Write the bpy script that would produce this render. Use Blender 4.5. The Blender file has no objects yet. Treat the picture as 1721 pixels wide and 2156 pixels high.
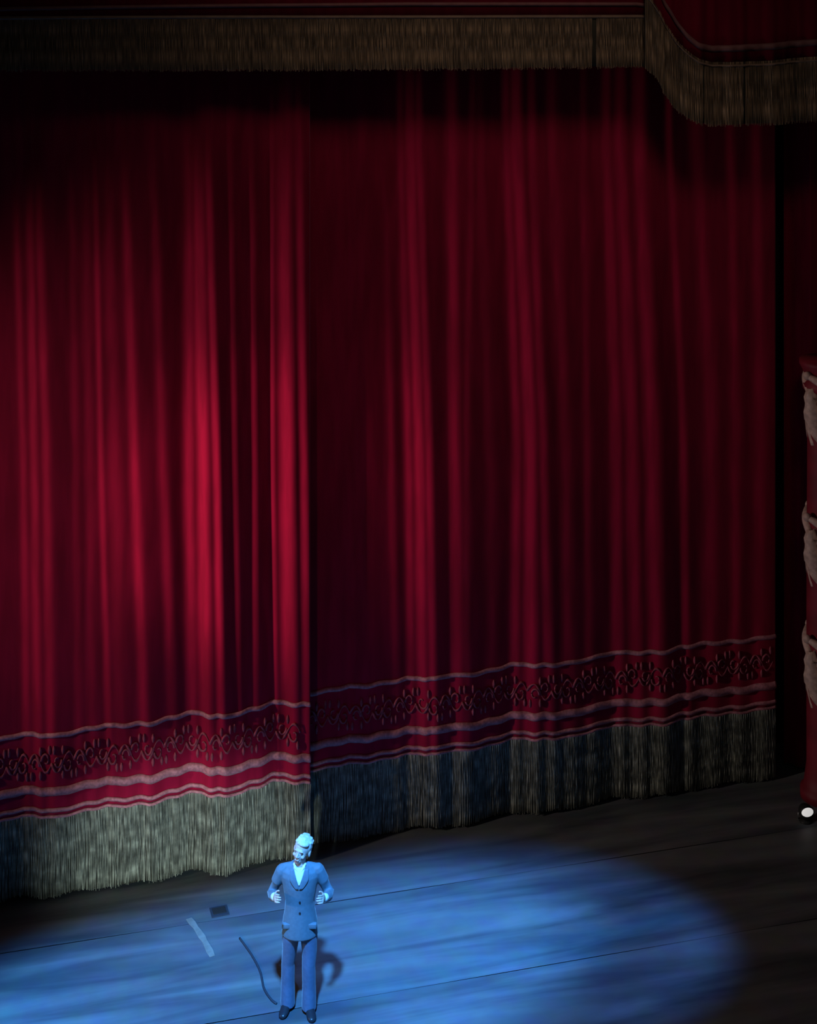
import bpy, bmesh, math, random
import numpy as np
from mathutils import Vector, Matrix, Euler
random.seed(7)
rng = np.random.default_rng(7)
SC = bpy.context.scene
COL = SC.collection

# ---------------------------------------------------------------- camera
F, CX, HZ, H = 3090.0, 860.5, -60.0, 10.6      # focal length, centre column and horizon row in px of a 1721x2156 frame, eye height
cd = bpy.data.cameras.new('camera')
cam = bpy.data.objects.new('camera', cd); COL.objects.link(cam)
cam.location = (0, 0, H); cam.rotation_euler = (math.radians(90), 0, 0)
cd.sensor_fit = 'VERTICAL'; cd.sensor_height = 36.0; cd.lens = F/2156*36.0
cd.shift_y = -(1078-HZ)/2156
cd.clip_end = 200
SC.camera = cam

# ---------------------------------------------------------------- world and exposure
w = bpy.data.worlds.new('world'); SC.world = w; w.use_nodes = True
w.node_tree.nodes['Background'].inputs[0].default_value = (0.7, 0.8, 1.0, 1)
w.node_tree.nodes['Background'].inputs[1].default_value = 0.010
SC.view_settings.view_transform = 'Standard'; SC.view_settings.look = 'None'
SC.view_settings.exposure = 0; SC.view_settings.gamma = 1; SC.view_settings.use_curve_mapping = False

# ---------------------------------------------------------------- lights
def spot(name, loc, target, watt, col, deg, blend, rad=0.2):
    l = bpy.data.lights.new(name, 'SPOT'); l.energy = watt; l.color = col
    l.spot_size = math.radians(deg); l.spot_blend = blend; l.shadow_soft_size = rad
    o = bpy.data.objects.new(name, l); COL.objects.link(o); o.location = loc
    o.rotation_euler = (Vector(target)-Vector(loc)).to_track_quat('-Z', 'Y').to_euler()
    return o
def oval(o, target, axis, sx):
    """turn a profile spot so that its oval beam lies along axis on the floor"""
    z = (Vector(o.location)-Vector(target)).normalized(); x = Vector(axis); x = (x-z*x.dot(z)).normalized(); y = z.cross(x)
    o.rotation_euler = Matrix((x, y, z)).transposed().to_euler(); o.scale = (sx, 1, 1)
# added key light, unseen at left, placed so fold slopes set the velvet's brightness
KEY = (-12.0, 11.2, 6.2)
spot('curtain_side_key', KEY, (3.2, 18.4, 3.1), 2100, (1.0, 0.86, 0.76), 51, 1.0, 0.25)
o = spot('curtain_accent_spot', (-11.6, 11.0, 4.6), (-1.80, 17.5, 4.3), 3300, (1.0, 0.5, 0.62), 7.0, 1.0, 0.15)
oval(o, (-1.80, 17.5, 4.3), (0, 0, 1), 3.3)
spot('curtain_front_fill', (-5.0, 0.0, 11.0), (-2.2, 17.4, 4.0), 500, (1.0, 0.6, 0.7), 24, 1.0, 0.3)  # added weak fill that lifts the dark folds left of centre
# blue profile spots from the rig
o = spot('blue_wide_spot', (-1.5, 8.0, 14.0), (-2.1, 14.75, 0), 41000, (0.07, 0.36, 1.0), 12.9, 0.45, 0.35)
oval(o, (-2.1, 14.75, 0), (0.93, 0.40, 0), 2.7)
o = spot('blue_narrow_spot', (4.0, 8.0, 14.0), (1.15, 16.0, 0), 10500, (0.08, 0.31, 1.0), 10.4, 0.3, 0.25)
oval(o, (1.05, 16.05, 0), (1, 0.0, 0), 1.75)
# follow spot whose soft lower edge skims the man and lands on the left hem
o = spot('follow_spot', (-3.2, -10.0, 6.5), (-2.6, 17.0, 0.45), 21000, (0.78, 1.0, 1.0), 5.4, 0.9, 0.3)
oval(o, (-2.6, 17.0, 0.45), (1, 0.2, 0), 1.35)
# added dim warm wash, no visible lamp, kept on the valance and upper curtain
spot('valance_wash', (2.0, 5.0, 19.5), (1.0, 17.3, 10.2), 1250, (1.0, 0.84, 0.72), 34, 1.0, 2.2)

# ---------------------------------------------------------------- helpers
def new_mat(name, col, rough=0.8, sheen=0.0, sheen_col=(1, 1, 1), metal=0.0, var=0.0, scale=20.0, spec=0.3, attr=None, col2=None, stretch=(1, 1, 1), bump=0.0):
    m = bpy.data.materials.new(name); m.use_nodes = True
    nt = m.node_tree; b = nt.nodes['Principled BSDF']
    b.inputs['Roughness'].default_value = rough; b.inputs['Metallic'].default_value = metal
    b.inputs['Specular IOR Level'].default_value = spec
    b.inputs['Sheen Weight'].default_value = sheen; b.inputs['Sheen Tint'].default_value = (*sheen_col, 1)
    b.inputs['Sheen Roughness'].default_value = 0.35
    b.inputs['Base Color'].default_value = (*col, 1)
    if var or attr:
        tc = nt.nodes.new('ShaderNodeTexCoord'); mp = nt.nodes.new('ShaderNodeMapping')
        mp.inputs['Scale'].default_value = stretch
        nz = nt.nodes.new('ShaderNodeTexNoise'); nz.inputs['Scale'].default_value = scale; nz.inputs['Detail'].default_value = 5
        nt.links.new(tc.outputs['Object'], mp.inputs[0]); nt.links.new(mp.outputs[0], nz.inputs['Vector'])
        mix = nt.nodes.new('ShaderNodeMix'); mix.data_type = 'RGBA'
        c2 = col2 or tuple(c*(1-var) for c in col)
        mix.inputs['A'].default_value = (*c2, 1); mix.inputs['B'].default_value = (*col, 1)
        ramp = nt.nodes.new('ShaderNodeValToRGB'); ramp.color_ramp.elements[0].position = 0.38; ramp.color_ramp.elements[1].position = 0.62
        nt.links.new(nz.outputs['Fac'], ramp.inputs[0])
        nt.links.new(ramp.outputs[0], mix.inputs['Factor'])
        out = mix.outputs['Result']
        if attr:
            at = nt.nodes.new('ShaderNodeAttribute'); at.attribute_name = attr
            m2 = nt.nodes.new('ShaderNodeMix'); m2.data_type = 'RGBA'; m2.blend_type = 'MULTIPLY'; m2.inputs['Factor'].default_value = 1
            nt.links.new(out, m2.inputs['A']); nt.links.new(at.outputs['Color'], m2.inputs['B']); out = m2.outputs['Result']
        nt.links.new(out, b.inputs['Base Color'])
        if bump:
            bp = nt.nodes.new('ShaderNodeBump'); bp.inputs['Strength'].default_value = bump; bp.inputs['Distance'].default_value = 0.01
            nt.links.new(nz.outputs['Fac'], bp.inputs['Height']); nt.links.new(bp.outputs[0], b.inputs['Normal'])
    return m

M = {
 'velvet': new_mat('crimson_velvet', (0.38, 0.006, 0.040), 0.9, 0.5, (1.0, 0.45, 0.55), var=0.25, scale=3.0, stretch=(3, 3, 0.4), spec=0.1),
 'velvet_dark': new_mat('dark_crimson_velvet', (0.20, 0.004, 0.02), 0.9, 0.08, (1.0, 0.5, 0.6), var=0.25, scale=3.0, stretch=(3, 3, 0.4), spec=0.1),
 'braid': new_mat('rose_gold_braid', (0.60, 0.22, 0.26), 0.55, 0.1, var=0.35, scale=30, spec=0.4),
 'embroidery': new_mat('faded_rose_thread', (0.42, 0.07, 0.105), 0.7, 0.1, var=0.4, scale=25),
 'fringe': new_mat('olive_gold_fringe', (0.43, 0.43, 0.345), 0.75, 0.1, var=0.45, scale=9, attr='strand', spec=0.2),
 'fringe_backing': new_mat('fringe_backing_cloth', (0.045, 0.038, 0.026), 0.95),
 'valance_fringe': new_mat('tarnished_gold_fringe', (0.46, 0.285, 0.165), 0.75, 0.1, var=0.25, scale=2, attr='strand', spec=0.2),
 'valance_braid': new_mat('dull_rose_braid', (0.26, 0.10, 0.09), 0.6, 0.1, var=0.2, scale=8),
 'black': new_mat('black_serge', (0.012, 0.011, 0.010), 0.95, 0.05, var=0.3, scale=4),
 'black_paint': new_mat('black_paint', (0.02, 0.02, 0.02), 0.4),
 'pillar_red': new_mat('red_pillar_paint', (0.20, 0.010, 0.022), 0.6, var=0.3, scale=3),
 'gilt': new_mat('dusty_gilding', (0.62, 0.40, 0.34), 0.5, metal=0.0, var=0.35, scale=14, bump=0.2),
 'suit': new_mat('blue_suit_cloth', (0.11, 0.16, 0.195), 0.85, 0.2, var=0.12, scale=30),
 'trouser': new_mat('blue_trouser_cloth', (0.10, 0.13, 0.20), 0.85, 0.2, var=0.12, scale=30),
 'shirt': new_mat('white_shirt', (0.7, 0.75, 0.8), 0.8),
 'skin': new_mat('skin', (0.62, 0.44, 0.36), 0.6, var=0.08, scale=30),
 'hair': new_mat('pale_hair', (0.66, 0.60, 0.52), 0.6, var=0.2, scale=60, stretch=(1, 1, 0.3)),
 'eye': new_mat('eye', (0.08, 0.06, 0.05), 0.2),
 'lips': new_mat('lips', (0.48, 0.28, 0.25), 0.5),
 'shoe': new_mat('black_shoe', (0.02, 0.02, 0.025), 0.3),
 'cable': new_mat('dark_cable', (0.03, 0.035, 0.045), 0.5),
 'tape': new_mat('pale_tape', (0.22, 0.20, 0.17), 0.7, var=0.2, scale=12),
 'steel': new_mat('dull_steel', (0.3, 0.3, 0.3), 0.4, metal=0.8),
}
lens = bpy.data.materials.new('lit_lamp_lens'); lens.use_nodes = True
lb = lens.node_tree.nodes['Principled BSDF']; lb.inputs['Base Color'].default_value = (.8, .8, .8, 1)
lb.inputs['Emission Color'].default_value = (1, 0.97, 0.95, 1); lb.inputs['Emission Strength'].default_value = 0.55

def floor_mat():
    m = bpy.data.materials.new('worn_black_floor_lit_streaks'); m.use_nodes = True
    nt = m.node_tree; b = nt.nodes['Principled BSDF']
    tc = nt.nodes.new('ShaderNodeTexCoord'); mp = nt.nodes.new('ShaderNodeMapping')
    mp.inputs['Scale'].default_value = (0.22, 1.9, 1)
    n1 = nt.nodes.new('ShaderNodeTexNoise'); n1.inputs['Scale'].default_value = 1.3; n1.inputs['Detail'].default_value = 4; n1.inputs['Distortion'].default_value = 0.6
    n2 = nt.nodes.new('ShaderNodeTexNoise'); n2.inputs['Scale'].default_value = 4.0; n2.inputs['Detail'].default_value = 6
    nt.links.new(tc.outputs['Object'], mp.inputs[0]); nt.links.new(mp.outputs[0], n1.inputs['Vector']); nt.links.new(tc.outputs['Object'], n2.inputs['Vector'])
    r = nt.nodes.new('ShaderNodeValToRGB'); e = r.color_ramp.elements
    e[0].position = 0.36; e[0].color = (0.062, 0.066, 0.075, 1); e[1].position = 0.66; e[1].color = (0.17, 0.172, 0.175, 1)  # wear streaks whose tones also stand in for light on the floor's ridges
    nt.links.new(n1.outputs['Fac'], r.inputs[0])
    mx = nt.nodes.new('ShaderNodeMix'); mx.data_type = 'RGBA'; mx.blend_type = 'OVERLAY'; mx.inputs['Factor'].default_value = 0.25
    nt.links.new(r.outputs[0], mx.inputs['A']); nt.links.new(n2.outputs['Color'], mx.inputs['B'])
    nt.links.new(mx.outputs['Result'], b.inputs['Base Color'])
    b.inputs['Roughness'].default_value = 0.5; b.inputs['Specular IOR Level'].default_value = 0.25
    bp = nt.nodes.new('ShaderNodeBump'); bp.inputs['Strength'].default_value = 0.25; bp.inputs['Distance'].default_value = 0.02
    nt.links.new(n1.outputs['Fac'], bp.inputs['Height']); nt.links.new(bp.outputs[0], b.inputs['Normal'])
    return m
M['floor'] = floor_mat()

def obj(name, me, mat, parent=None, smooth=True, kind=None):
    if isinstance(me, bmesh.types.BMesh):
        bm = me; me = bpy.data.meshes.new(name); bm.to_mesh(me); bm.free()
    if smooth: me.shade_smooth()
    me.materials.clear(); me.materials.append(mat)
    o = bpy.data.objects.new(name, me); COL.objects.link(o)
    if parent: o.parent = parent
    if kind: o['kind'] = kind
    return o
def empty(name, loc=(0, 0, 0), rz=0):
    o = bpy.data.objects.new(name, None); COL.objects.link(o); o.location = loc; o.rotation_euler = (0, 0, rz)
    o.empty_display_size = 0.2
    return o
def tag(o, label=None, cat=None, group=None, kind=None):
    for k, v in (('label', label), ('category', cat), ('group', group), ('kind', kind)):
        if v: o[k] = v
    return o
def mesh_from(name, vs, fs):
    me = bpy.data.meshes.new(name); me.from_pydata([tuple(map(float, v)) for v in vs], [], fs); me.update(); return me
def box(bm, lo, hi, bevel=0.0):
    g = bmesh.ops.create_cube(bm, size=1.0)
    lo, hi = Vector(lo), Vector(hi)
    for v in g['verts']:
        v.co = Vector(((lo.x+hi.x)/2+v.co.x*(hi.x-lo.x), (lo.y+hi.y)/2+v.co.y*(hi.y-lo.y), (lo.z+hi.z)/2+v.co.z*(hi.z-lo.z)))
    if bevel:
        es = list({e for v in g['verts'] for e in v.link_edges})
        bmesh.ops.bevel(bm, geom=es, offset=bevel, segments=2, affect='EDGES', profile=0.5)
def loft(bm, rings, n=20, up=None):
    """rings: (centre, a, b, ua, ub) with a, b half widths along unit vectors ua, ub; capped"""
    loops = []
    for c, a, b, ua, ub in rings:
        c, ua, ub = Vector(c), Vector(ua), Vector(ub)
        loops.append([bm.verts.new(c+ua*(a*math.cos(t))+ub*(b*math.sin(t))) for t in (2*math.pi*i/n for i in range(n))])
    for l0, l1 in zip(loops, loops[1:]):
        for i in range(n):
            bm.faces.new((l0[i], l0[(i+1) % n], l1[(i+1) % n], l1[i]))
    bm.faces.new(list(reversed(loops[0]))); bm.faces.new(loops[-1])
def limb(bm, pts, rad, n=14, flat=1.0):
    """tapering tube through pts, hemispherical ends"""
    P = [Vector(p) for p in pts]; rings = []
    ref = Vector((0, 0, 1))
    for i, p in enumerate(P):
        d = (P[min(i+1, len(P)-1)]-P[max(i-1, 0)]).normalized()
        a = d.cross(ref)
        if a.length < 0.1: a = d.cross(Vector((0, 1, 0)))
        a.normalize(); b = d.cross(a).normalized(); r = rad[i]
        if i == 0:
            rings.append((p-d*r*0.9, r*0.35, r*0.35*flat, a, b)); rings.append((p-d*r*0.6, r*0.8, r*0.8*flat, a, b))
        rings.append((p, r, r*flat, a, b))
        if i == len(P)-1:
            rings.append((p+d*r*0.6, r*0.8, r*0.8*flat, a, b)); rings.append((p+d*r*0.9, r*0.35, r*0.35*flat, a, b))
    loft(bm, rings, n)
def ball(bm, c, r, rot=None, seg=20):
    g = bmesh.ops.create_uvsphere(bm, u_segments=seg, v_segments=seg//2+2, radius=1.0)
    for v in g['verts']:
        p = Vector((v.co.x*r[0], v.co.y*r[1], v.co.z*r[2]))
        if rot: p.rotate(rot)
        v.co = p+Vector(c)
def remesh(bm, vox, smooth=4, fac=0.5):
    me = bpy.data.meshes.new('tmp'); bm.to_mesh(me); bm.free()
    o = bpy.data.objects.new('tmp', me); COL.objects.link(o)
    r = o.modifiers.new('r', 'REMESH'); r.mode = 'VOXEL'; r.voxel_size = vox
    s = o.modifiers.new('s', 'SMOOTH'); s.iterations = smooth; s.factor = fac
    dg = bpy.context.evaluated_depsgraph_get()
    out = bpy.data.meshes.new_from_object(o.evaluated_get(dg))
    bpy.data.objects.remove(o); bpy.data.meshes.remove(me)
    return out
def tube(bm, pts, r, n=8):
    P = [Vector(p) for p in pts]; loops = []
    for i, p in enumerate(P):
        d = (P[min(i+1, len(P)-1)]-P[max(i-1, 0)]).normalized()
        a = d.cross(Vector((0, 0, 1)))
        if a.length < 0.05: a = d.cross(Vector((0, 1, 0)))
        a.normalize(); b = d.cross(a).normalized()
        rr = r[i] if isinstance(r, (list, tuple)) else r
        loops.append([bm.verts.new(p+a*(rr*math.cos(t))+b*(rr*math.sin(t))) for t in (2*math.pi*k/n for k in range(n))])
    for l0, l1 in zip(loops, loops[1:]):
        for i in range(n): bm.faces.new((l0[i], l0[(i+1) % n], l1[(i+1) % n], l1[i]))
    bm.faces.new(list(reversed(loops[0]))); bm.faces.new(loops[-1])

def floor_pt(x, y, z=0.0):
    Y = (H-z)*F/(y-HZ); return Vector(((x-CX)*Y/F, Y, z))

# ---------------------------------------------------------------- the curtain line on the stage
A = Vector((-4.68, 16.80)); B = Vector((4.84, 19.17)); T = (B-A).normalized(); N = Vector((T.y, -T.x))   # N faces the house
def on_line(px, off=0.0):
    """where the sight line of column px meets the hanging line (moved off metres towards the house)"""
    k = (px-CX)/F; a = A+N*off
    t = (a.y*k-a.x)/(T.x-T.y*k)
    return a+T*t

# ---------------------------------------------------------------- setting
bm = bmesh.new(); box(bm, (-14, 6, -0.30), (14, 26, -0.012))
fl = obj('floor', bm, M['floor'], smooth=False, kind='structure')
strip_w = 1.6
def strip_mesh(i):
    nx, ny = 60, 10; L = 26.0; vs = []; fs = []
    ph = random.random()*6
    for a in range(nx+1):
        for b in range(ny+1):
            u = -L/2+L*a/nx; v = b/ny*(strip_w-0.008)
            e = min(b, ny-b)/ny
            z = -0.0015+0.0018*math.exp(-(e*12)**2)*math.sin(u*1.7+ph)
            vs.append((u, v, min(z, 0.0)))
    for a in range(nx):
        for b in range(ny):
            k = a*(ny+1)+b; fs.append((k, k+ny+1, k+ny+2, k+1))
    me = mesh_from('floor_strip', vs, fs); return me
ang = math.atan2(T.y, T.x)
for i in range(-1, 6):
    o = obj('floor_strip', strip_mesh(i), M['floor'], fl)
    c = A+N*(-0.6+strip_w*i)+T*4.5
    o.location = (c.x, c.y, 0); o.rotation_euler = (0, 0, ang+math.pi)
bm = bmesh.new(); box(bm, (-14, 25.7, 0), (14, 26, 15)); obj('wall_back', bm, M['black'], smooth=False, kind='structure')
bm = bmesh.new(); box(bm, (13.7, 17.5, 0), (14, 25.7, 15)); obj('wall_right', bm, M['black'], smooth=False, kind='structure')
bm = bmesh.new(); box(bm, (-14, 17.0, 0), (-13.7, 25.7, 15)); obj('wall_left', bm, M['black'], smooth=False, kind='structure')

# ---------------------------------------------------------------- curtain folds
# columns: position at rows 300 / 950 / 1400, half width and height of each fold's lit flank
LEFT = [(-330,-320,-315,14,.5),(-270,-262,-255,18,.7),(-200,-190,-185,10,.4),(-140,-130,-125,16,.6),(-75,-62,-55,12,.4),
 (32,52,56,8,.5),(62,74,79,9,.65),(80,99,106,9,.6),(150,160,164,8,.22),(178,190,192,10,.25),(200,213,227,6,.65),(226,240,250,12,.25),
 (262,283,300,9,.6),(320,343,360,10,.35),(398,398,405,12,.7),(414,425,430,14,1.),(434,452,460,8,.9),(480,490,498,9,.42),(526,532,534,10,.55),
 (570,572,578,8,.85),(595,600,606,18,1.),(624,635,640,11,.8)]
RIGHT = [(640,642,642,10,.3),(705,712,712,10,.14),(744,748,746,7,.7),(760,768,766,9,.35),(813,828,836,8,.3),(848,868,872,9,.65),(868,888,893,11,.95),(884,905,912,8,.8),
 (954,962,966,12,.7),(1000,985,984,8,.3),(1015,1038,1042,12,.15),(1074,1098,1094,9,.75),(1092,1122,1122,12,.95),(1122,1145,1156,9,.6),(1165,1195,1200,12,.33),
 (1235,1243,1246,8,.3),(1286,1306,1309,11,.65),(1312,1337,1345,14,.65),(1350,1375,1385,15,.7),(1415,1445,1450,7,.6),(1472,1505,1500,14,.38),(1545,1557,1556,10,.42),(1600,1608,1606,12,.38)]
ZB = 0.03; ZT = 10.9
class Panel:
    def __init__(s, feats, p0, p1, off, step=2.5, rows=64):
        s.cols = np.arange(p0, p1+0.1, step); s.off = off
        s.zs = np.linspace(ZB, ZT, rows); s.D = np.zeros((rows, len(s.cols)))
        g = [on_line(p, off) for p in s.cols]
        s.LA = np.array([math.acos(max(-1, min(1, (Vector(KEY[:2])-q).normalized().dot(N)))) for q in g])
        for r, z in enumerate(s.zs):
            y = (H-z)*173+HZ
            b = np.full(len(s.cols), 0.06)
            for x3, x9, x14, wd, am in feats:
                c = np.interp(y, [300, 950, 1400, 1700], [x3, x9, x14, x14+(x14-x9)*0.5])
                ww = wd*np.interp(y, [200, 950, 1700], [0.85, 1.0, 1.12])
                b = np.maximum(b, 0.06+0.94*am*np.exp(-((s.cols-c)/ww)**2))
            b = np.clip(b, 0.03, 1)
            th = np.minimum(s.LA-np.arccos(b), math.radians(54))
            sl = -np.tan(th)                       # depth change per metre walking right
            k = 161; pad = np.pad(sl, k//2, mode='reflect')
            ker = np.hanning(k); ker /= ker.sum()
            sl = sl-np.convolve(pad, ker, mode='same')[k//2:-(k//2)]
            d = np.cumsum(sl)*step*0.00575
            pad = np.pad(d, k//2, mode='reflect')
            s.D[r] = -(d-np.convolve(pad, ker, mode='same')[k//2:-(k//2)])
        s.lean = lambda z: 0.0
    def pt(s, px, z, off=0.0):
        r = np.clip((z-ZB)/(ZT-ZB)*(len(s.zs)-1), 0, len(s.zs)-1.001); i = int(r); f = r-i
        d = np.interp(px, s.cols, s.D[i])*(1-f)+np.interp(px, s.cols, s.D[i+1])*f
        q = on_line(px, 0.0)+N*(s.off+d+off)
        return (q.x, q.y, z)
    def surface(s, z0, z1, rows, off=0.0, prof=None, wob=None, step=1):
        vs = []; fs = []; cs = s.cols[::step]; nc = len(cs)
        for j in range(rows+1):
            t = j/rows; z = z0+(z1-z0)*t; o = off+(prof(t) if prof else 0)
            for px in cs:
                vs.append(s.pt(px, z+(wob(px) if wob else 0), o))
        for j in range(rows):
            for i in range(nc-1):
                k = j*nc+i; fs.append((k, k+1, k+nc+1, k+nc))
        return vs, fs
def solidify(o, th):
    m = o.modifiers.new('thickness', 'SOLIDIFY'); m.thickness = th; m.offset = -1
def wob(px): return 0.012*math.sin(px*0.035)+0.008*math.sin(px*0.11+1)

def build_strands(name, get, centres, mat, parent, wpx, z_of, seg=6, sway=0.006, n=5):
    """get(px,z,off) -> point; one joined mesh of hanging bullion cords"""
    vs = []; fs = []; cols = []
    for px in centres:
        zt, zb = z_of(px); zb += random.uniform(-0.012, 0.02)
        sh = random.uniform(0.62, 1.0) if random.random() < 0.8 else random.uniform(0.9, 1.15)
        ph = random.random()*6.28; r = wpx*0.00575*0.5*random.uniform(0.85, 1.15)
        base = len(vs); drift = random.uniform(-1, 1)*sway
        for j in range(seg+1):
            t = j/seg; z = zt+(zb-zt)*t
            p = get(px, z, 0.012)
            bx = drift*t+0.003*math.sin(t*9+ph)
            rr = r*(1.0 if j < seg-1 else (1.35 if j == seg-1 else 0.7))*(1+0.18*math.sin(j*2.6+ph))
            for k in range(n):
                a = 2*math.pi*k/n+t*5+ph
                o = T*(bx+rr*math.cos(a))+N*(rr*math.sin(a))
                vs.append((p[0]+o.x, p[1]+o.y, z)); cols.append(sh*(0.75+0.35*math.sin(j*2.6+ph)))
        for j in range(seg):
            for k in range(n):
                a0 = base+j*n+k; a1 = base+j*n+(k+1) % n
                fs.append((a0, a1, a1+n, a0+n))
    me = mesh_from(name, vs, fs)
    ca = me.color_attributes.new('strand', 'FLOAT_COLOR', 'POINT')
    arr = np.ones((len(cols), 4), np.float32); arr[:, :3] = np.array(cols)[:, None]
    ca.data.foreach_set('color', arr.ravel())
    return obj(name, me, mat, parent, kind='stuff')

def make_curtain(name, label, feats, p0, p1, off):
    P = Panel(feats, p0, p1, off)
    q = on_line((p0+p1)/2, off); root = empty(name, (q.x, q.y, 0)); tag(root, label, 'curtain')
    inv = Vector((q.x, q.y, 0))
    def part(nm, me, mat, kind=None):
        o = obj(nm, me, mat, root, kind=kind); o.location = -inv; return o
    vs, fs = P.surface(0.93, ZT, 70)
    c = part('velvet_cloth', mesh_from('velvet_cloth', vs, fs), M['velvet']); solidify(c, 0.008)
    cord = lambda h: (lambda t: h*math.sin(math.pi*t))
    for nm, z, hh, th in (('upper_braid', 1.885, 0.030, 0.018), ('middle_braid', 1.245, 0.052, 0.030), ('lower_braid', 1.03, 0.026, 0.018), ('hem_braid', 0.955, 0.020, 0.014)):
        vs, fs = P.surface(z-hh, z+hh, 4, 0.008, cord(th), wob)
        b = part(nm, mesh_from(nm, vs, fs), M['braid']); solidify(b, 0.006)
    # embroidered scrolls between the two upper braids, one motif after another
    px = p0+22; k = 0
    while px < p1-20:
        w_ = 25; bm = bmesh.new()
        zc = 1.565
        def S(u, v): return P.pt(px+u*w_, zc+v*0.25, 0.012)
        fl = 1 if k % 2 else -1
        pts = [S(-0.95+1.9*t, 0.42*fl*math.sin(2*math.pi*t)) for t in (i/16 for i in range(17))]
        tube(bm, pts, [0.011+0.006*math.sin(6*math.pi*i/16) for i in range(17)], 5)
        for c_, d_ in ((-0.45, 1), (0.45, -1)):
            pts = []
            for i in range(13):
                t = i/12; a = t*3.3*math.pi*0.5; r = 0.42*(1-0.72*t)
                pts.append(S(c_+d_*r*math.cos(a)*0.9, fl*(-0.12*d_+r*math.sin(a)*0.9)))
            tube(bm, pts, [0.012*(1.25-0.6*i/12) for i in range(13)], 5)
        for du, dv in ((0.0, 0.55), (0.0, -0.55), (-0.75, -0.6*fl), (0.75, 0.6*fl)):
            tube(bm, [S(du, dv+0.20*j/4) for j in range(-4, 5)], [0.004+0.014*math.cos(j/4*1.4) for j in range(-4, 5)], 5)
        part('embroidered_motif', bm, M['embroidery']); px += 47; k += 1
    vs, fs = P.surface(0.05, 0.96, 5, 0.0)
    b = part('fringe_backing', mesh_from('fringe_backing', vs, fs), M['fringe_backing']); solidify(b, 0.006)
    f = build_strands('fringe', P.pt, np.arange(p0+1, p1-1, 2.1), M['fringe'], root, 2.3, lambda px: (0.945+wob(px), ZB+0.012+0.02*math.sin(px*0.05)))
    f.location = -inv
    return P
PL = make_curtain('stage_curtain', 'crimson velvet curtain half on the left, brightly lit, hem overlapping in front', LEFT, -360, 649, 0.16)
PR = make_curtain('stage_curtain', 'darker crimson velvet curtain half on the right, hanging behind the overlap', RIGHT, 600, 1640, -0.08)

# ---------------------------------------------------------------- valance above
def make_valance(name, label, px, ytrim, ytop, ybot, off, fold, gaps, trims, p_step=2.2):
    """rows given in px of the picture at the valance's own distance"""
    def base(p): return on_line(p, off)
    def zrow(p, y): return H-(y-HZ)*base(p).y/F
    def get(p, z, o=0.0):
        q = base(p)+N*(fold(p)+o); return (q.x, q.y, z)
    p0, p1 = px[0], px[-1]
    q = base((p0+p1)/2); zt = 11.6
    root = empty(name, (q.x, q.y, 8.5)); tag(root, label, 'valance'); inv = Vector((q.x, q.y, 8.5))
    cs = np.arange(p0, p1+0.1, 5.0)
    I = lambda tab, p: float(np.interp(p, px, tab))
    def sheet(nm, f0, f1, rows, o, mat, prof=None, th=0.008):
        vs = []; fs = []; nc = len(cs)
        for j in range(rows+1):
            t = j/rows
            for p in cs: vs.append(get(p, f0(p)+(f1(p)-f0(p))*t, o+(prof(t) if prof else 0)))
        for j in range(rows):
            for i in range(nc-1):
                k = j*nc+i; fs.append((k, k+1, k+nc+1, k+nc))
        ob = obj(nm, mesh_from(nm, vs, fs), mat, root); ob.location = -inv; solidify(ob, th); return ob
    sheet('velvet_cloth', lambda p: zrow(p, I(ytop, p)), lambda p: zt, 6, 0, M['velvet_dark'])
    sheet('fringe_backing', lambda p: zrow(p, I(ybot, p)-4), lambda p: zrow(p, I(ytop, p)), 3, -0.002, M['fringe_backing'])
    for nm, dy, hh in trims:
        if nm == 'braid_trim': f = lambda p, dy=dy: I(ytrim, p)+dy
        else: f = lambda p, dy=dy: I(ytop, p)+dy
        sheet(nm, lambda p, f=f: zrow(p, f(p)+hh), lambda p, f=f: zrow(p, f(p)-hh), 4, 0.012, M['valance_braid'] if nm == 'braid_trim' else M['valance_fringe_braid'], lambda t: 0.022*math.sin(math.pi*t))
    cen = [p for p in np.arange(p0+1, p1-1, p_step) if not any(a < p < b for a, b in gaps)]
    f = build_strands('fringe', get, cen, M['valance_fringe'], root, p_step*1.12, lambda p: (zrow(p, I(ytop, p)), zrow(p, I(ybot, p))), seg=4, sway=0.002)
    f.location = -inv
M['valance_fringe_braid'] = new_mat('tan_heading_braid', (0.30, 0.18, 0.12), 0.6, 0.1, var=0.2, scale=8)
make_valance('stage_valance', 'straight dark red valance with deep tarnished gold fringe across the top',
    [-360, 0, 400, 860, 1340, 1385], [24, 19, 13, 9, 9, 14], [40, 36, 34, 34, 33, 34], [152, 150, 150, 148, 143, 145], 0.9,
    lambda p: 0.012*math.sin(p*0.021)+0.006*math.sin(p*0.083), [(1246, 1254)], [('braid_trim', 0, 4.5), ('heading_braid', 2, 4)])
make_valance('stage_valance', 'lowered swag of valance with folded gold fringe at upper right corner',
    [1358, 1372, 1385, 1400, 1420, 1445, 1470, 1500, 1600, 1721, 2100], [-80, -45, -20, 8, 38, 76, 97, 103, 99, 88, 60],
    [-20, 0, 22, 46, 76, 106, 124, 131, 129, 118, 92], [146, 156, 174, 200, 227, 250, 262, 266, 264, 256, 236], 1.05,
    lambda p: 0.03*math.sin((p-1358)*0.075)+0.012*math.sin(p*0.21), [(1478, 1484), (1562, 1570)], [('braid_trim', 0, 7), ('heading_braid', 8, 3)])

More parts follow.
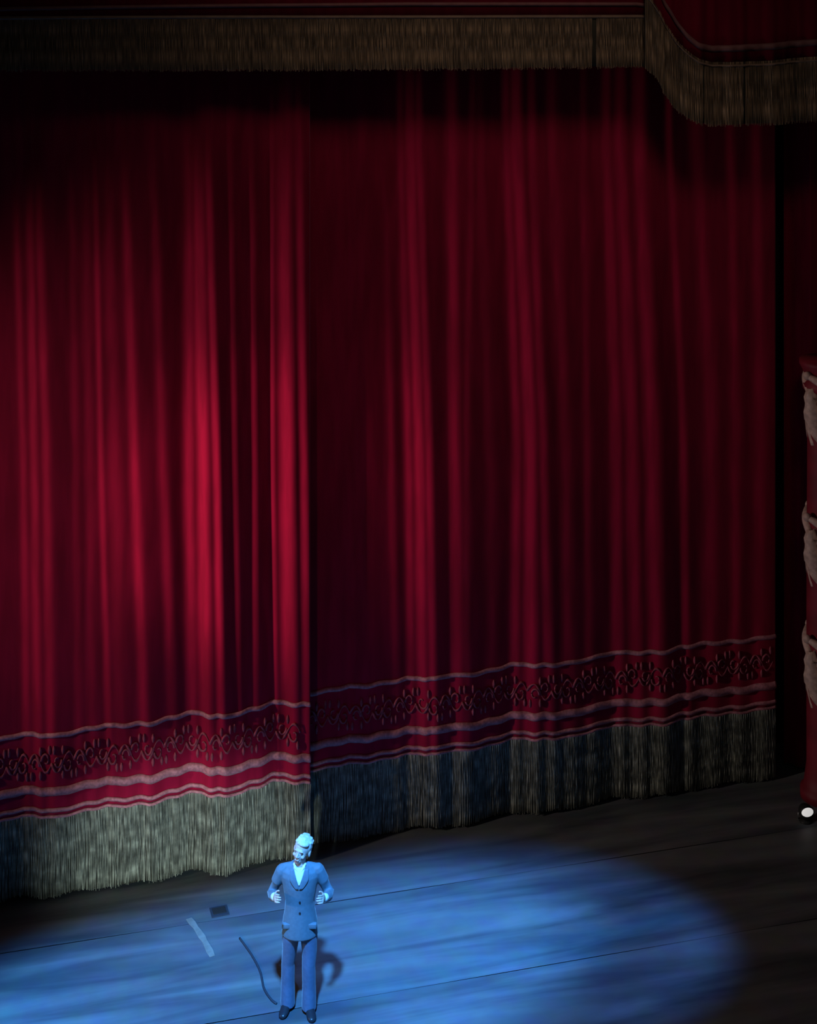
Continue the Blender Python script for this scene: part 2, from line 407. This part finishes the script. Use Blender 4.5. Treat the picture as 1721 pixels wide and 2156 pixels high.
# ---------------------------------------------------------------- right-hand side: masking, drape, carved pillar
def drape(name, label, cat, x0, x1, y, z0, z1, mat, amp, wave, yaw=0.0):
    vs = []; fs = []; n = int((x1-x0)/0.02)+1; rows = 12
    for j in range(rows+1):
        z = z0+(z1-z0)*j/rows
        for i in range(n):
            x = x0+(x1-x0)*i/(n-1)
            vs.append((x, y+amp*math.sin(x*wave)+0.4*amp*math.sin(x*wave*2.3+1+z*0.1)+yaw*(x-x0), z))
    for j in range(rows):
        for i in range(n-1):
            k = j*n+i; fs.append((k, k+1, k+n+1, k+n))
    o = obj(name, mesh_from(name, vs, fs), mat); solidify(o, 0.01); tag(o, label, cat); return o
drape('masking_drape', 'black masking drape in the dark gap right of the curtain', 'drape', 4.7, 7.2, 20.2, 0.01, 12.0, M['black'], 0.06, 11)
drape('side_drape', 'dark red side drape rising above the carved pillar', 'drape', 5.02, 7.2, 19.55, 0.02, 12.0, M['velvet'], 0.05, 14)

px_, py_ = 5.02, 18.75
pil = empty('carved_pillar', (px_+0.35, py_, 0)); tag(pil, 'red pillar with pale carved scrolls at the right edge of the picture', 'pillar')
bm = bmesh.new(); loft(bm, [((0, 0.1, z), r, r*0.9, (1, 0, 0), (0, 1, 0)) for z, r in ((0.0, .33), (.12, .33), (.14, .29), (.3, .27), (.45, .25), (2.5, .25), (4.6, .24), (5.3, .24))], 28)
obj('shaft', bm, M['pillar_red'], pil)
bm = bmesh.new(); loft(bm, [((0, 0.1, z), r, r*0.9, (1, 0, 0), (0, 1, 0)) for z, r in ((5.2, .24), (5.25, .30), (5.32, .30), (5.36, .26), (5.44, .28), (5.56, .34), (5.62, .34))], 28)
obj('capital', bm, M['pillar_red'], pil)
def leaf_mesh():
    """a carved acanthus: a rolled band slanting down over the shaft and broad lobed leaves tapering beneath it"""
    bm = bmesh.new()
    def blade(p0, p1, w_, bend, th=0.03, n=10):
        p0, p1 = Vector(p0), Vector(p1); rows = []
        d = (p1-p0); sx = Vector((d.z, 0, -d.x)).normalized()
        for i in range(n+1):
            t = i/n; c = p0+d*t+sx*bend*math.sin(t*math.pi)+Vector((0, -0.05*math.sin(t*math.pi), 0))
            ww = w_*math.sin(math.pi*(0.12+0.86*t)**0.8)*(1+0.16*math.sin(t*22))
            rows.append([bm.verts.new(c+sx*ww*u+Vector((0, th*(abs(u)**1.5)-th*(1-abs(u))*0.9+0.02*(k % 2), 0))) for k, u in enumerate((-1, -.6, -.25, 0, .25, .6, 1))])
        for a_, b_ in zip(rows, rows[1:]):
            for k in range(6): bm.faces.new((a_[k], a_[k+1], b_[k+1], b_[k]))
    tube(bm, [(-0.26+0.50*t, -0.03-0.05*math.sin(t*math.pi), 0.60-0.30*t+0.04*math.sin(t*math.pi)) for t in (i/12 for i in range(13))], [0.028+0.035*math.sin(math.pi*i/12) for i in range(13)], 10)
    ball(bm, (-0.25, -0.03, 0.60), (0.055, 0.05, 0.055), seg=12)
    blade((-0.20, -0.02, 0.44), (0.02, -0.03, -0.42), 0.115, 0.06)
    blade((-0.08, -0.05, 0.38), (0.16, -0.03, -0.30), 0.10, 0.04)
    blade((0.06, -0.04, 0.30), (0.24, -0.02, -0.12), 0.08, 0.03)
    me = bpy.data.meshes.new('leaf_scroll'); bm.to_mesh(me); bm.free(); return me
lm = leaf_mesh()
for z, rz in ((4.85, 0), (3.05, 0), (1.50, 0)):
    for a in (-0.25, 1.35, 2.95, 4.55):
        o = obj('leaf_scroll', lm, M['gilt'], pil); solidify(o, 0.012); o.rotation_euler = (0, 0, a); o.location = (0.0+0.16*math.sin(a), 0.10-0.20*math.cos(a), z)

# little floor lamp at the pillar's foot
c = floor_pt(1697, 1728)
fs_ = empty('floor_lamp', (c.x, c.y, 0), math.radians(10)); tag(fs_, 'small lit white floor lamp at the foot of the carved pillar', 'lamp')
bm = bmesh.new(); loft(bm, [((0, 0, z), r, r, (1, 0, 0), (0, 1, 0)) for z, r in ((0, .085), (.012, .085), (.02, .03), (.05, .025))], 20); obj('base', bm, M['black_paint'], fs_)
bm = bmesh.new(); loft(bm, [((0, y, .12), r, r, (1, 0, 0), (0, 0, 1)) for y, r in ((-.05, .088), (-.045, .092), (.02, .088), (.06, .07), (.09, .035))], 24); obj('housing', bm, M['black_paint'], fs_)
bm = bmesh.new(); loft(bm, [((0, y, .135), r, r*.72, (1, 0, 0), (0, 0, 1)) for y, r in ((-.052, .078), (-.062, .074), (-.072, .055), (-.077, .02))], 24); obj('lens', bm, lens, fs_)
bm = bmesh.new(); tube(bm, [(-.1, 0, .12), (-.1, 0, .04), (0, 0, .02), (.1, 0, .04), (.1, 0, .12)], .008, 6); obj('yoke', bm, M['steel'], fs_)

# ---------------------------------------------------------------- floor details
a0, a1 = floor_pt(398, 1934), floor_pt(447, 2014)
d = (a1-a0).normalized(); s = Vector((-d.y, d.x, 0))
bm = bmesh.new(); vsx = []
for i in range(9):
    t = i/8; p = a0+(a1-a0)*t+s*0.02*math.sin(t*3); w2 = 0.035+0.006*math.sin(i*2.1)
    vsx.append([bm.verts.new(p+s*w2+Vector((0, 0, .0005))), bm.verts.new(p+s*w2*.9+Vector((0, 0, .004))), bm.verts.new(p-s*w2*.9+Vector((0, 0, .004))), bm.verts.new(p-s*w2+Vector((0, 0, .0005)))])
for u, v in zip(vsx, vsx[1:]):
    for k in range(3): bm.faces.new((u[k], v[k], v[k+1], u[k+1]))
bm.faces.new(vsx[0]); bm.faces.new(vsx[-1])
tag(obj('tape_strip', bm, M['tape'], smooth=False), 'pale slanting tape strip on the blue lit floor left of the man', 'tape')
p = floor_pt(462, 1919)
fp = empty('floor_socket', (p.x, p.y, 0), 0.3); tag(fp, 'small dark socket plate in the floor beside the pale tape strip', 'socket')
bm = bmesh.new(); box(bm, (-.10, -.09, -.001), (.10, .09, .006), .003); obj('plate', bm, M['cable'], fp, smooth=False)
bm = bmesh.new(); box(bm, (-.075, -.05, .006), (.075, .06, .012), .003); obj('lid', bm, M['black_paint'], fp, smooth=False)
cps = [(505, 1975), (530, 2010), (548, 2045), (556, 2080), (572, 2105), (584, 2114)]
P3 = [floor_pt(x, y, 0.008) for x, y in cps]; dense = []
for i in range(len(P3)-1):
    q0, q1, q2, q3 = P3[max(i-1, 0)], P3[i], P3[i+1], P3[min(i+2, len(P3)-1)]
    for k in range(6):
        t = k/6; dense.append(0.5*((2*q1)+(q2-q0)*t+(2*q0-5*q1+4*q2-q3)*t*t+(3*q1-q0-3*q2+q3)*t**3))
bm = bmesh.new(); tube(bm, dense, 0.012, 6)
tag(obj('cable', bm, M['cable']), 'dark cable curling over the floor to the man\'s left shoe', 'cable')

# ---------------------------------------------------------------- the man
man = empty('person', (-1.11, 15.0, 0), 0)
tag(man, 'man in blue suit and open white shirt standing on stage, forearms raised', 'person')
X, Yv, Z = (1, 0, 0), (0, 1, 0), (0, 0, 1)
HR = Matrix.Rotation(math.radians(-22), 4, 'Z') @ Matrix.Rotation(math.radians(9), 4, 'Y') @ Matrix.Rotation(math.radians(-9), 4, 'X')
neck = Vector((0, 0.0, 1.512))
HS = 1.10
def hp(x, y, z): return neck + HR @ (Vector((x, y, z))*HS)
def hball(bm, c, r, seg=20): ball(bm, hp(*c), [q*HS for q in r], HR.to_euler(), seg)
arms = {-1: [(-.185, .0, 1.415), (-.235, .02, 1.30), (-.285, .035, 1.16), (-.265, -.10, 1.215), (-.238, -.215, 1.275)],
        1: [(.185, .0, 1.425), (.235, .02, 1.31), (.295, .035, 1.17), (.292, -.10, 1.215), (.262, -.215, 1.265)]}
feet = {-1: Vector((-.125, .03, 0)), 1: Vector((.095, -.02, 0))}
bm = bmesh.new()
loft(bm, [((0, 0, .86), .13, .09, X, Yv), ((0, 0, .95), .158, .105, X, Yv), ((0, 0, 1.05), .14, .095, X, Yv), ((0, 0, 1.2), .15, .10, X, Yv), ((0, 0, 1.33), .165, .105, X, Yv), ((0, 0, 1.42), .17, .085, X, Yv), ((0, .0, 1.46), .10, .065, X, Yv), ((0, -.0, 1.50), .058, .058, X, Yv), (hp(0, -.01, .06), .056, .058, X, Yv)], 24)
for s_ in (-1, 1):
    f = feet[s_]
    limb(bm, [(s_*.085, 0, .90), (s_*.095, 0, .7), (f.x*.97, f.y, .48), (f.x, f.y+.01, .3), (f.x, f.y+.01, .10)], [.085, .078, .055, .053, .038])
    limb(bm, arms[s_], [.052, .046, .040, .036, .026])
    # hand: L along the fingers, W across the palm (thumb side up), Nn towards the other hand
    wr = Vector(arms[s_][-1]); L = Vector((-s_*.16, -.86, .42)).normalized(); Wd = Vector((0, .44, .9)); Wd = (Wd-L*Wd.dot(L)).normalized()
    Nn = L.cross(Wd) * (1 if L.cross(Wd).x*s_ < 0 else -1)
    loft(bm, [(wr-L*.01, .026, .020, Wd, Nn), (wr+L*.02, .032, .018, Wd, Nn), (wr+L*.055, .041, .016, Wd, Nn), (wr+L*.088, .041, .014, Wd, Nn), (wr+L*.096, .034, .010, Wd, Nn)], 16)
    for k, (o_, ln) in enumerate(((.031, .070), (.0105, .078), (-.0105, .072), (-.031, .056))):
        b0 = wr+L*.088+Wd*o_; c1 = .25+.10*k
        d1 = (L*math.cos(c1)+Nn*math.sin(c1)+Wd*o_*2).normalized(); d2 = (L*math.cos(c1*2.2)+Nn*math.sin(c1*2.2)).normalized(); d3 = (L*math.cos(c1*3.2)+Nn*math.sin(c1*3.2)).normalized()
        p1 = b0+d1*ln*.45; p2 = p1+d2*ln*.32; p3 = p2+d3*ln*.23
        limb(bm, [b0-L*.015, b0, p1, p2, p3], [.0095, .0098, .0090, .0082, .0070], 10)
    t0 = wr+L*.025+Wd*.026; t1 = t0+(L*.6+Wd*.7+Nn*.35).normalized()*.035; t2 = t1+(L*.85+Wd*.35+Nn*.4).normalized()*.030; t3 = t2+(L*.95+Wd*.05+Nn*.4).normalized()*.020
    limb(bm, [t0-Wd*.01, t0, t1, t2, t3], [.013, .013, .011, .0098, .0085], 10)
# head with face
hball(bm, (0, .012, .125), (.076, .094, .092)); hball(bm, (0, -.028, .080), (.060, .066, .075)); hball(bm, (0, -.055, .028), (.034, .034, .026))
hball(bm, (0, -.082, .118), (.048, .014, .012), 12)
limb(bm, [hp(0, -.088, .108), hp(0, -.098, .088), hp(0, -.106, .072)], [.009, .010, .013], 10)
for s_ in (-1, 1):
    hball(bm, (s_*.012, -.096, .068), (.009, .010, .008), 10); hball(bm, (s_*.077, .010, .085), (.010, .018, .032), 12); hball(bm, (s_*.040, -.066, .072), (.020, .020, .018), 12)
hball(bm, (0, -.091, .046), (.024, .010, .007), 12); hball(bm, (0, -.089, .036), (.020, .010, .007), 12)
body = obj('body', remesh(bm, 0.0048, 2), M['skin'], man)
for s_ in (-1, 1):
    bm = bmesh.new(); hball(bm, (s_*.031, -.079, .098), (.011, .008, .006), 12); obj('eye', bm, M['eye'], man)
bm = bmesh.new(); hball(bm, (0, -.097, .041), (.021, .006, .006), 12); obj('mouth', bm, M['lips'], man)
bm = bmesh.new()
hball(bm, (0, .024, .136), (.082, .094, .090)); hball(bm, (.012, -.036, .174), (.058, .050, .026)); hball(bm, (0, .065, .085), (.070, .060, .065))
for i in range(30):
    a = random.uniform(-3.1, 3.1); e = random.uniform(.35, 1.2); hball(bm, (.074*math.sin(a)*math.cos(e), .026+.086*math.cos(a)*math.cos(e), .136+.082*math.sin(e)), (.020, .026, .014), 8)
hair = obj('hair', remesh(bm, 0.006, 2), M['hair'], man)
# jacket
bm = bmesh.new()
loft(bm, [((0, .0, .775), .186, .142, X, Yv), ((0, 0, .80), .186, .143, X, Yv), ((0, 0, .92), .176, .137, X, Yv), ((0, 0, 1.04), .154, .127, X, Yv), ((0, 0, 1.12), .150, .124, X, Yv), ((0, 0, 1.28), .178, .132, X, Yv), ((0, .0, 1.38), .203, .122, X, Yv), ((0, .0, 1.43), .195, .104, X, Yv), ((0, .008, 1.465), .135, .085, X, Yv), ((0, .014, 1.49), .085, .07, X, Yv)], 32)
for s_ in (-1, 1):
    limb(bm, arms[s_][:4]+[Vector(arms[s_][3]).lerp(Vector(arms[s_][4]), .62)], [.062, .060, .056, .050, .045], 18)
    limb(bm, [(s_*.09, .005, 1.465), (s_*.175, .0, 1.428)], [.035, .055], 14)
jm = remesh(bm, 0.0075, 3)
jacket = obj('jacket', jm, M['suit'], man)
def front_y(z, x=0):
    ry = float(np.interp(z, [.775, .92, 1.04, 1.12, 1.28, 1.38, 1.43, 1.465, 1.49], [.142, .137, .127, .124, .132, .122, .104, .085, .07]))
    rx = float(np.interp(z, [.775, .92, 1.04, 1.12, 1.28, 1.38, 1.43, 1.465, 1.49], [.186, .176, .154, .15, .178, .203, .195, .16, .10]))
    return -ry*math.sqrt(max(0.05, 1-(x/rx)**2))
def chest_patch(outline_fn, z0, z1, off, name, mat, par, rows=14, cols=8):
    vs = []; fs = []
    for j in range(rows+1):
        z = z0+(z1-z0)*j/rows; xa, xb = outline_fn((z-z0)/(z1-z0))
        for i in range(cols+1):
            x = xa+(xb-xa)*i/cols; vs.append((x, front_y(z, x)-off, z))
    for j in range(rows):
        for i in range(cols):
            k = j*(cols+1)+i; fs.append((k, k+1, k+cols+2, k+cols+1))
    o = obj(name, mesh_from(name, vs, fs), mat, par); solidify(o, .006); return o
chest_patch(lambda t: (-.006-.056*t, .006+.056*t), 1.335, 1.488, .004, 'shirt_front', M['shirt'], man)
for s_ in (-1, 1):
    chest_patch(lambda t: ((s_*(.004+.050*t)), s_*(.030+.075*math.sin(min(1, t*1.25)*2.2)*.75+.02*t)) if s_ > 0 else (s_*(.030+.075*math.sin(min(1, t*1.25)*2.2)*.75+.02*t), s_*(.004+.050*t)), 1.30, 1.475, .010, 'lapel', M['suit'], jacket)
    bm = bmesh.new(); wr = Vector(arms[s_][-1]); e = Vector(arms[s_][3]); q = e.lerp(wr, .72)
    limb(bm, [q, e.lerp(wr, .92)], [.040, .036], 16); obj('shirt_cuff', bm, M['shirt'], man)
    bm = bmesh.new(); limb(bm, [(s_*.055, -.045, 1.505), (s_*.040, -.072, 1.485), (s_*.016, -.090, 1.455)], [.012, .016, .006], 8, .6); obj('shirt_collar', bm, M['shirt'], man)
    bm = bmesh.new(); box(bm, (s_*.125-.05, front_y(.90, .12)-.014, .885), (s_*.125+.05, front_y(.90, .12)+.03, .935), .006); obj('pocket_flap', bm, M['suit'], jacket)
for z in (1.17, 1.06):
    bm = bmesh.new(); ball(bm, (.008, front_y(z)-.006, z), (.011, .005, .011), seg=10); obj('button', bm, M['shoe'], jacket)
# trousers
bm = bmesh.new()
loft(bm, [((0, 0, .80), .165, .125, X, Yv), ((0, 0, .88), .172, .125, X, Yv), ((0, 0, 1.0), .150, .108, X, Yv)], 24)
for s_ in (-1, 1):
    f = feet[s_]
    loft(bm, [((s_*.082, 0, .86), .092, .112, X, Yv), ((s_*.092, 0, .74), .088, .102, X, Yv), ((s_*.1+.2*(f.x-s_*.1), f.y*.4, .60), .077, .090, X, Yv), ((f.x*.97, f.y-.005, .46), .070, .080, X, Yv), ((f.x, f.y, .25), .070, .080, X, Yv), ((f.x, f.y-.005, .08), .075, .090, X, Yv), ((f.x, f.y-.008, .035), .076, .092, X, Yv)], 22)
obj('trousers', remesh(bm, 0.0075, 3), M['trouser'], man)
for s_ in (-1, 1):
    f = feet[s_]; R = Matrix.Rotation(math.radians(s_*14), 4, 'Z'); bm = bmesh.new()
    def g(x, y, z): return f+(R @ Vector((x, y, z)))
    ux, uz = R @ Vector((1, 0, 0)), Vector((0, 0, 1))
    loft(bm, [(g(0, y, z), a, b, ux, uz) for y, z, a, b in ((.085, .035, .020, .022), (.075, .042, .036, .040), (.03, .052, .040, .050), (-.04, .047, .042, .045), (-.10, .036, .048, .034), (-.15, .028, .047, .026), (-.185, .022, .036, .020), (-.20, .018, .016, .012))], 18)
    for v in bm.verts: v.co.z = max(v.co.z, .003)
    obj('shoe', bm, M['shoe'], man)
